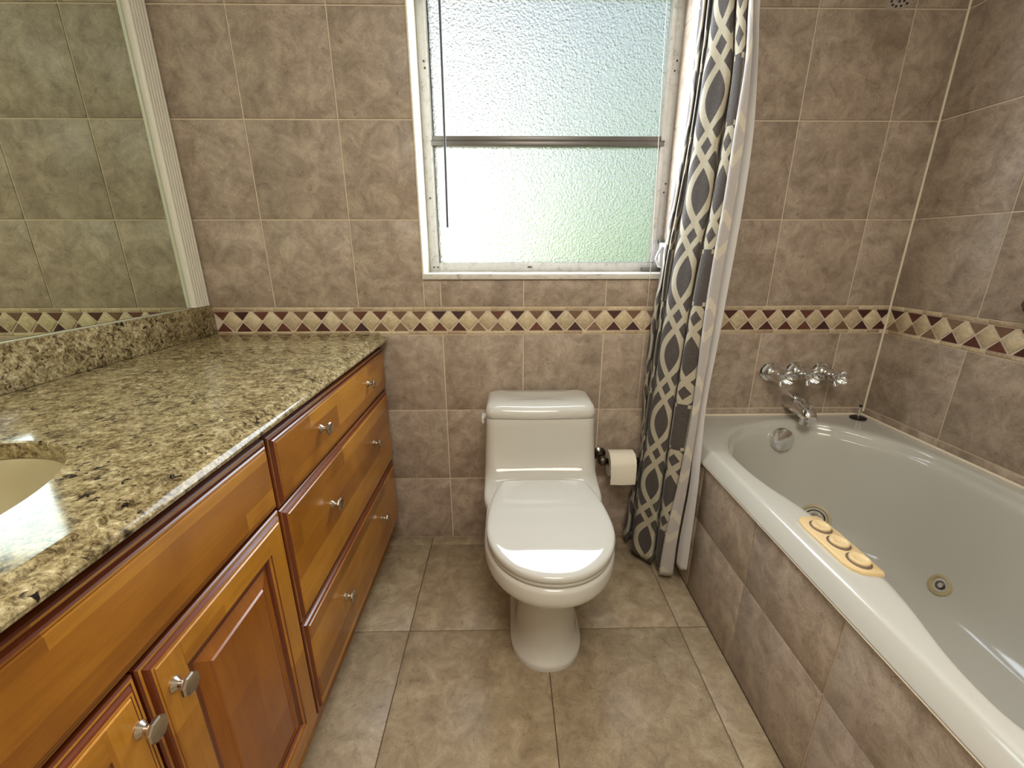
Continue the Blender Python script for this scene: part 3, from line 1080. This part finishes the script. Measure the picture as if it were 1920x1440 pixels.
rc_ = [(0.5060, y, z) for y, z in path]
back = [[(x, y + 0.0006, z) for x, y, z in r_] for r_ in (rc_, rb, ra)]
mb.loft([ra, rb, rc_] + back + [ra], False)
mb.build('hanging_sheet', PAPER, tr_)
MB().loft([[(x, rc.y + r_ * math.cos(2 * math.pi * i / 32), rc.z + r_ * math.sin(2 * math.pi * i / 32)) for i in range(32)] for r_, x in ((0.0203, 0.4055), (0.0203, 0.505), (0.0193, 0.505), (0.0193, 0.4055), (0.0203, 0.4055))], True).build('core', CARD, tr_)

# ------------------------------------------------------------------ bathtub
tub = thing('bathtub', (1.07, 0.9, 0), 'off-white jetted bathtub set behind the tiled apron against the right wall', 'bathtub')
DK = 0.570
inner = [(0.742, 1.30), (0.768, 1.385), (0.812, 1.462), (0.868, 1.520), (0.940, 1.566), (1.037, 1.602), (1.125, 1.606), (1.198, 1.588), (1.262, 1.545), (1.322, 1.468), (1.376, 1.375), (1.407, 1.27), (1.416, 1.15), (1.416, 1.02), (1.416, 0.88),
         (1.416, 0.74), (1.416, 0.60), (1.405, 0.50), (1.375, 0.40), (1.320, 0.31), (1.255, 0.245), (1.18, 0.20), (1.09, 0.185), (0.99, 0.195), (0.90, 0.23), (0.82, 0.285), (0.755, 0.355), (0.724, 0.43), (0.722, 0.49), (0.733, 0.555), (0.754, 0.627), (0.771, 0.70), (0.779, 0.78), (0.781, 0.86), (0.778, 0.935), (0.767, 1.01), (0.751, 1.08), (0.741, 1.15), (0.738, 1.22)]


def catmull(pts, n, closed=True):
    out = []
    m = len(pts)
    for i in range(m if closed else m - 1):
        g = lambda k: pts[k % m] if closed else pts[min(max(k, 0), m - 1)]
        p0, p1, p2, p3 = g(i - 1), g(i), g(i + 1), g(i + 2)
        for q in range(n):
            t = q / n
            out.append(tuple(0.5 * (2 * b + (c - a) * t + (2 * a - 5 * b + 4 * c - d) * t * t + (3 * b - a - 3 * c + d) * t ** 3) for a, b, c, d in zip(p0, p1, p2, p3)))
    if not closed:
        out.append(tuple(pts[-1]))
    return out


IN = catmull(inner, 4)
TX0, TX1, TY0, TY1 = 0.664, XR - 0.0045, TUBY0 + 0.002, D - 0.003
cxy = (1.07, 0.9)
OUT = []
for x, y in IN:
    dx, dy = x - cxy[0], y - cxy[1]
    tx = ((TX1 if dx > 0 else TX0) - cxy[0]) / dx if abs(dx) > 1e-9 else 1e9
    ty_ = ((TY1 if dy > 0 else TY0) - cxy[1]) / dy if abs(dy) > 1e-9 else 1e9
    t = min(tx, ty_)
    OUT.append([cxy[0] + dx * t, cxy[1] + dy * t])
for c in ((TX0, TY0), (TX0, TY1), (TX1, TY0), (TX1, TY1)):
    k = min(range(len(OUT)), key=lambda i: (OUT[i][0] - c[0]) ** 2 + (OUT[i][1] - c[1]) ** 2)
    OUT[k] = list(c)


def spine(p, f, fz=None):
    sy = min(max(p[1], 0.62), 1.18)
    return (p[0] + (1.085 - p[0]) * f, p[1] + (sy - p[1]) * f)


def outer(ins, z):
    return [(x + (ins if x < TX0 + 0.02 and abs(x - TX0) < 0.02 else 0), y, z) for x, y in OUT]


def outer2(ins, z):
    return [(max(x, TX0 + ins), y, z) for x, y in OUT]


mb = MB()
rings = [outer2(0.020, 0.523), outer2(0.001, 0.523), outer2(0.0, 0.5245), outer2(0.0005, 0.528), outer2(0.018, 0.5625), outer2(0.0205, 0.566), outer2(0.024, 0.5685), outer2(0.029, 0.5698), outer2(0.036, DK)]
rings = [[(min(max(x, TX0), TX1), y, z) for x, y, z in r_] for r_ in rings]
cr = rings[-1]
for k in (0.3, 0.6, 0.85):
    rings.append([(a[0] + (b[0] - a[0]) * k, a[1] + (b[1] - a[1]) * k, DK) for a, b in zip(cr, IN)])
for f, z in ((0.0, 0.5685), (0.012, 0.5645), (0.022, 0.557), (0.032, 0.545), (0.045, 0.541), (0.058, 0.537), (0.070, 0.522), (0.090, 0.48), (0.115, 0.42), (0.147, 0.35), (0.187, 0.28), (0.232, 0.225), (0.295, 0.185), (0.39, 0.16), (0.55, 0.148), (0.80, 0.142), (0.95, 0.140)):
    rings.append([spine(p, f) + (z,) for p in IN])
mb.loft(rings, True, False, True)
mb.build('tub_shell', ACRYL, tub, sharp=80)
# caulk beads where the rim meets the tiles and the apron
mb = MB()
mb.tube([(0.80, D - 0.005, DK + 0.002), (1.456, D - 0.005, DK + 0.003), (XR - 0.0085, D - 0.012, DK + 0.003), (XR - 0.0085, 0.14, DK + 0.003)], 0.005, 8)
mb.build('caulk_bead', CAULK, tub)
MB().tube([(0.6675, TY1 - 0.3, 0.5212), (0.6675, TY0, 0.5212)], 0.0034, 8).build('caulk_bead', CAULK, tub)
# overflow plate, suction fitting, jet
ovn = Vector((0.05, -0.96, 0.26)).normalized()


def fit(name, prof, loc, nrm, mat, n=32):
    return MB().lathe(prof, loc, nrm, n).build(name, mat, tub, sharp=40)


fit('overflow_cover', [(0.043, -0.012), (0.046, 0.002), (0.046, 0.012), (0.042, 0.020), (0.028, 0.0245), (0.010, 0.026)], (1.0805, 1.570, 0.503), ovn, CHROME)
sn = Vector((-0.56, -0.66, 0.50)).normalized()
sl = Vector((1.204, 1.459, 0.213))
fit('suction_ring', [(0.052, -0.02), (0.055, 0.0), (0.053, 0.004), (0.044, 0.006), (0.041, 0.002), (0.041, -0.01)], sl, sn, BRASSY)
fit('suction_grille', [(0.041, -0.012), (0.038, -0.004), (0.03, 0.001), (0.028, -0.005), (0.02, -0.004), (0.018, 0.003), (0.01, 0.003)], sl, sn, DNICKEL)
jn = Vector((-0.887, 0.007, 0.462)).normalized()
jl = Vector((1.3385, 1.081, 0.2255))
fit('jet_ring', [(0.031, -0.02), (0.034, 0.002), (0.032, 0.005), (0.024, 0.007), (0.0215, 0.003), (0.0215, -0.008)], jl, jn, BRASSY)
fit('jet_nozzle', [(0.0215, -0.012), (0.0205, -0.004), (0.015, -0.005), (0.013, 0.003), (0.009, 0.004), (0.008, -0.004)], jl, jn, DNICKEL)
# control panel with three buttons
mb = MB()
pl = [(0.7335, 0.936), (0.722, 0.925), (0.7165, 0.90), (0.7165, 0.768), (0.7225, 0.748), (0.738, 0.7335), (0.7765, 0.7275), (0.781, 0.733), (0.783, 0.80), (0.784, 0.86), (0.781, 0.93), (0.776, 0.938)]
ctr = (0.75, 0.83)
rings = []
for s_, z in ((1.0, 0.5695), (1.0, 0.574), (0.97, 0.5768), (0.93, 0.578)):
    rings.append([(ctr[0] + (x - ctr[0]) * s_, ctr[1] + (y - ctr[1]) * (1 - (1 - s_) * 0.4), z) for x, y in pl])
mb.loft(rings, True, True, True)
cp = mb.build('control_panel', CREAM_P, tub, sharp=40)
for y in (0.888, 0.828, 0.768):
    o = lambda a, b, z, sx=0, sy=0: [(0.7525 + sx + a * math.cos(2 * math.pi * i / 28), y + sy + b * math.sin(2 * math.pi * i / 28), z) for i in range(28)]
    MB().loft([o(0.0215, 0.0275, 0.5778), o(0.0215, 0.0275, 0.5786)], True, True, True).build('button_shadow', SHADOW_GREY, cp)  # grey plate laid in as the button's dark shadow crescent
    MB().loft([o(0.0195, 0.0215, 0.578, .003, .002), o(0.0195, 0.0215, 0.582, .003, .002), o(0.018, 0.02, 0.584, .003, .002), o(0.013, 0.015, 0.5842, .003, .0), o(0.011, 0.013, 0.5825, .003, -.001), o(0.004, 0.005, 0.5818, .003, -.002)], True, True, True).build('button', BUTTON, cp)

# faucet handles, spout
HL = ['leftmost chrome tub handle on the tile, beside the curtain', 'middle chrome tub handle, between the two others above the spout', 'rightmost chrome tub handle, nearest the corner of the alcove']
for x, z, lab in zip((1.0405, 1.141, 1.2465), (0.7555, 0.758, 0.755), HL):
    h = thing('bath_tap', (x, D, z), lab, 'tap', 'tub taps')
    MB().lathe([(0.0385, 0), (0.0395, 0.005), (0.036, 0.0105), (0.0275, 0.0135), (0.027, 0.021), (0.023, 0.026)], (x, D - 0.003, z), (0, -1, 0), 32).build('escutcheon', CHROME, h)
    # trumpet grip that opens into four lobes
    rings = []
    for r1, dy, lobe in ((0.019, 0.020, 0), (0.0185, 0.030, 0), (0.021, 0.042, 0.02), (0.026, 0.055, 0.06), (0.0285, 0.068, 0.06), (0.0275, 0.080, 0.10), (0.0275, 0.090, 0.18), (0.030, 0.099, 0.28), (0.0345, 0.108, 0.40), (0.0325, 0.1085, 0.40), (0.024, 0.098, 0.28), (0.018, 0.091, 0.25), (0.006, 0.088, 0)):
        rings.append([(x + r1 * (1 - lobe * (0.5 - 0.5 * math.cos(4 * q + math.pi))) * math.cos(q + 0.25), D - 0.003 - dy, z + r1 * (1 - lobe * (0.5 - 0.5 * math.cos(4 * q + math.pi))) * math.sin(q + 0.25)) for q in [2 * math.pi * i / 48 for i in range(48)]])
    mb = MB().loft(rings, True, True, True)
    mb.build('grip', CHROME, h, sharp=60)
sp_ = thing('tub_spout', (1.147, D, 0.634), 'chrome tub spout with a pull knob below the three handles', 'spout')
mb = MB()
P0 = Vector((1.147, D - 0.002, 0.640))
rings = []
for t, r1, dz in ((0, 0.037, 0), (0.01, 0.037, -0.001), (0.05, 0.035, -0.006), (0.085, 0.032, -0.013), (0.112, 0.0285, -0.021), (0.132, 0.0255, -0.0275), (0.143, 0.020, -0.031), (0.147, 0.010, -0.033)):
    rings.append([(P0.x + r1 * math.cos(2 * math.pi * i / 28), P0.y - t, P0.z + dz + r1 * math.sin(2 * math.pi * i / 28)) for i in range(28)])
mb.loft(rings, True, True, True)
mb.lathe([(0.021, 0), (0.0235, 0.018), (0.0225, 0.040)], (1.147, D - 0.121, 0.616), (0, 0, -1), 24)
mb.build('spout_body', CHROME, sp_, sharp=60)
MB().lathe([(0.004, -0.004), (0.004, 0.012), (0.008, 0.014), (0.008, 0.018), (0.004, 0.020)], (1.147, D - 0.126, 0.640), (0, 0, 1), 16).build('diverter_knob', CHROME, sp_)
# stopper on the deck corner
st = thing('drain_stopper', (1.405, 1.612, DK), 'dark drain stopper with a metal stem, standing on the tub deck corner', 'stopper')
MB().lathe([(0.026, 0), (0.029, 0.003), (0.029, 0.006), (0.022, 0.009), (0.006, 0.010)], (1.405, 1.612, DK), (0, 0, 1), 28).build('disc', BLACK, st)
MB().lathe([(0.0045, 0.008), (0.0045, 0.052)], (1.405, 1.612, DK), (0, 0, 1), 14).build('stem', CHROME, st)
MB().lathe([(0.0055, 0.050), (0.0062, 0.053), (0.0055, 0.058)], (1.405, 1.612, DK), (0, 0, 1), 14).build('cap', BLACK, st)
# shower head, only its lower edge is in view
sh = thing('wall_shower', (1.10, D, 1.99), 'grey chrome shower head at the top edge above the tub', 'shower head')
MB().lathe([(0.03, 0), (0.03, 0.004), (0.012, 0.012)], (1.10, D - 0.003, 2.0), (0, -1, 0), 24).build('flange', CHROME, sh)
sdir = Vector((0.02, -0.60, -0.80)).normalized()
sc_ = Vector((1.102, 1.462, 1.885))
MB().tube([(1.10, D - 0.004, 2.0), (1.10, D - 0.07, 1.995), (1.10, D - 0.12, 1.965), sc_ - sdir * 0.055], 0.0105, 12).build('arm', CHROME, sh)
MB().lathe([(0.014, -0.062), (0.02, -0.045), (0.034, -0.022), (0.046, -0.008), (0.048, 0.0), (0.045, 0.004)], sc_, sdir, 32).build('head', CHROME, sh)
mb = MB()
u_ = sdir.orthogonal().normalized()
w_ = sdir.cross(u_)
for rr, k in ((0.010, 6), (0.022, 11), (0.034, 16)):
    for i in range(k):
        a = 2 * math.pi * i / k
        mb.lathe([(0.003, 0.003), (0.003, 0.0055)], sc_ + (u_ * math.cos(a) + w_ * math.sin(a)) * rr, sdir, 6)
mb.build('nozzles', BLACK, sh)['kind'] = 'stuff'

gb = thing('grab_bar', (XR, 0.95, 1.07), 'chrome bar on the right-hand wall, its round mount just inside the right edge', 'grab bar')
for y in (1.192, 0.65):
    MB().lathe([(0.036, 0), (0.036, 0.005), (0.028, 0.010), (0.017, 0.014)], (XR - 0.003, y, 1.07), (-1, 0, 0), 28).build('flange', DNICKEL, gb)
MB().tube([(XR - 0.004, 1.192, 1.07), (XR - 0.035, 1.190, 1.07), (XR - 0.055, 1.165, 1.07), (XR - 0.055, 0.68, 1.07), (XR - 0.035, 0.652, 1.07), (XR - 0.004, 0.65, 1.07)], 0.014, 14).build('bar', DNICKEL, gb)
MB().tube([(XR - 0.0045, D - 0.0045, 0.585), (XR - 0.0045, D - 0.0045, ZC)], 0.0038, 8).build('corner_caulk', CAULK, wall_right)

# ------------------------------------------------------------------ shower curtain
ZR = [1.86, 1.70, 1.53, 1.35, 1.16, 0.95, 0.71, 0.44, 0.20, 0.03]
CT = {
 'c0': (1.61, [0.5928, 0.5896, 0.5826, 0.5657, 0.5521, 0.5354, 0.5303, 0.5390, 0.5150, 0.5001]),
 'c1': (1.575, [0.5902, 0.5879, 0.5796, 0.5642, 0.5494, 0.5348, 0.529, 0.5375, 0.5165, 0.5077]),
 'c2': (1.60, [0.606, 0.6037, 0.5954, 0.5798, 0.562, 0.5545, 0.5443, 0.5377, 0.5352, 0.5348]),
 'c3': (1.535, [0.589, 0.5861, 0.5773, 0.5621, 0.5444, 0.5425, 0.5333, 0.5241, 0.5205, 0.5205]),
 'c4': (1.56, [0.6071, 0.6018, 0.594, 0.5834, 0.5663, 0.5596, 0.5504, 0.5397, 0.5303, 0.5254]),
 'c5': (1.50, [0.5905, 0.5858, 0.5788, 0.572, 0.5586, 0.5456, 0.5381, 0.5242, 0.5148, 0.5117]),
 'c6': (1.46, [0.6003, 0.6104, 0.6004, 0.5966, 0.58, 0.5705, 0.5596, 0.5514, 0.5476, 0.5489]),
 'c7': (1.437, [0.6157, 0.6318, 0.6208, 0.6199, 0.5999, 0.5917, 0.5805, 0.5721, 0.568, 0.5698]),
 'c8': (1.47, [0.636, 0.6529, 0.6458, 0.6389, 0.6207, 0.611, 0.6019, 0.5957, 0.5937, 0.596]),
 'c9': (1.42, [0.6204, 0.6343, 0.6335, 0.6242, 0.6112, 0.5969, 0.5884, 0.583, 0.5814, 0.5852]),
 'c10': (1.395, [0.6291, 0.6442, 0.6452, 0.6404, 0.632, 0.6248, 0.6265, 0.6128, 0.5976, 0.5954]),
 'c11': (1.41, [0.6423, 0.6575, 0.6552, 0.6521, 0.6439, 0.6385, 0.641, 0.6295, 0.613, 0.6096]),
 'e0': (1.378, [0.6319, 0.645, 0.6421, 0.639, 0.6309, 0.6275, 0.6279, 0.6142, 0.5897, 0.5828]),
 'e1': (1.366, [0.6343, 0.6535, 0.664, 0.6645, 0.6579, 0.6522, 0.6447, 0.6413, 0.6307, 0.6309]),
 'l0': ([1.395] * 7 + [1.358, 1.358, 1.358], [0.6418, 0.6594, 0.6648, 0.6643, 0.6569, 0.6523, 0.6474, 0.6437, 0.6345, 0.6345]),
 'l1': ([1.372] * 7 + [1.334, 1.332, 1.332], [0.6459, 0.6647, 0.6771, 0.6769, 0.6706, 0.6633, 0.6555, 0.6462, 0.6405, 0.6405]),
 'l2': ([1.362] * 7 + [1.318, 1.316, 1.316], [0.6487, 0.6673, 0.6852, 0.6874, 0.6818, 0.6738, 0.6641, 0.6550, 0.6565, 0.6570])}


def drape(keys, hem, ztop=2.13, su=6, sv=5, uoff=0.0, zero=None):
    """smooth sheet through the fold lines; returns MB with arc-length uv"""
    rows = []
    zs = [ztop] + ZR[:-1] + [None]
    for ri, z in enumerate(zs):
        r_ = []
        for k, h in zip(keys, hem):
            y, xs = CT[k]
            x = xs[0] if ri == 0 else xs[ri - 1]
            if isinstance(y, list):
                y = y[max(ri - 1, 0)]
            zz = h if z is None else z
            r_.append((x, y, zz))
        rows.append(catmull(r_, su, False))
    n = len(rows[0])
    cols = [catmull([rows[i][j] for i in range(len(rows))], sv, False) for j in range(n)]
    ref = [rows[5][j] for j in range(n)]
    arc = [0.0]
    for a, b in zip(ref, ref[1:]):
        arc.append(arc[-1] + math.dist(a[:2], b[:2]))
    uoff = uoff - (arc[zero * su] if zero is not None else 0)
    arc = [a + uoff for a in arc]
    mb = MB()
    m = len(cols[0])
    mb.add([cols[j][i] for j in range(n) for i in range(m)], [(j * m + i, (j + 1) * m + i, (j + 1) * m + i + 1, j * m + i + 1) for j in range(n - 1) for i in range(m - 1)])
    uvs = [(arc[j], cols[j][i][2]) for j in range(n) for i in range(m)]
    return mb, uvs


def cloth(name, mb, uvs, mat, parent):
    o = mb.build(name, mat, parent, sharp=180, recalc=False)
    lay_ = o.data.uv_layers.new(name='UVMap')
    for lp in o.data.loops:
        lay_.data[lp.index].uv = uvs[lp.vertex_index]
    so = o.modifiers.new('thick', 'SOLIDIFY')
    so.thickness = 0.0012
    so.offset = 0
    return o


sc = thing('shower_curtain', (0.58, 1.48, 0), 'grey and cream lattice-print shower curtain bunched beside the bathtub, reaching the floor', 'curtain')
ks = ['c0', 'c1', 'c2', 'c3', 'c4', 'c5', 'c6', 'c7', 'c8', 'c9', 'c10', 'c11']
UO = 0.0
mb, uvs = drape(ks, [0.03, 0.028, 0.034, 0.03, 0.034, 0.036, 0.030, 0.028, 0.034, 0.030, 0.027, 0.03], uoff=UO, zero=6)
cloth('front_fabric', mb, uvs, FABRIC, sc)
mb, uvs = drape(['c11', 'e0', 'e1'], [0.03, 0.024, 0.026], uoff=0.30)
cloth('turned_edge', mb, uvs, REVERSE, sc)
ln = thing('shower_curtain_liner', (0.65, 1.36, 0.1), 'plain white cloth liner hanging behind the lattice shower curtain', 'curtain liner')
mb, uvs = drape(['l0', 'l1', 'l2'], [0.09, 0.085, 0.095])
cloth('liner_cloth', mb, uvs, LINER, ln)
rod = thing('curtain_rod', (0.61, D, 2.15), 'curtain rod above the view that carries the shower curtain', 'rod')
MB().tube([(0.61, D - 0.003, 2.15), (0.66, 0.9, 2.15), (0.735, TUBY0, 2.15)], 0.0125, 16).build('tube', CHROME, rod)

# ------------------------------------------------------------------ added ceiling fill lamp (unseen, above the view)
cl = thing('added_fill_lamp', (0.15, -0.20, ZC), 'round flush fill lamp added on the ceiling, unseen above the view', 'lamp')
MB().lathe([(0.20, 0), (0.20, 0.02), (0.19, 0.03)], (0.15, -0.20, ZC), (0, 0, -1), 40).build('base', NICKEL, cl)
EM = NT('fill_lamp_diffuser')
EM.b.inputs['Emission Color'].default_value = (1, 0.9, 0.75, 1)
EM.b.inputs['Emission Strength'].default_value = 2.0
MB().lathe([(0.185, 0.028), (0.17, 0.045), (0.12, 0.06), (0.05, 0.066)], (0.15, -0.20, ZC), (0, 0, -1), 40).build('diffuser', EM.set((0.9, 0.9, 0.85, 1), 0.5), cl)
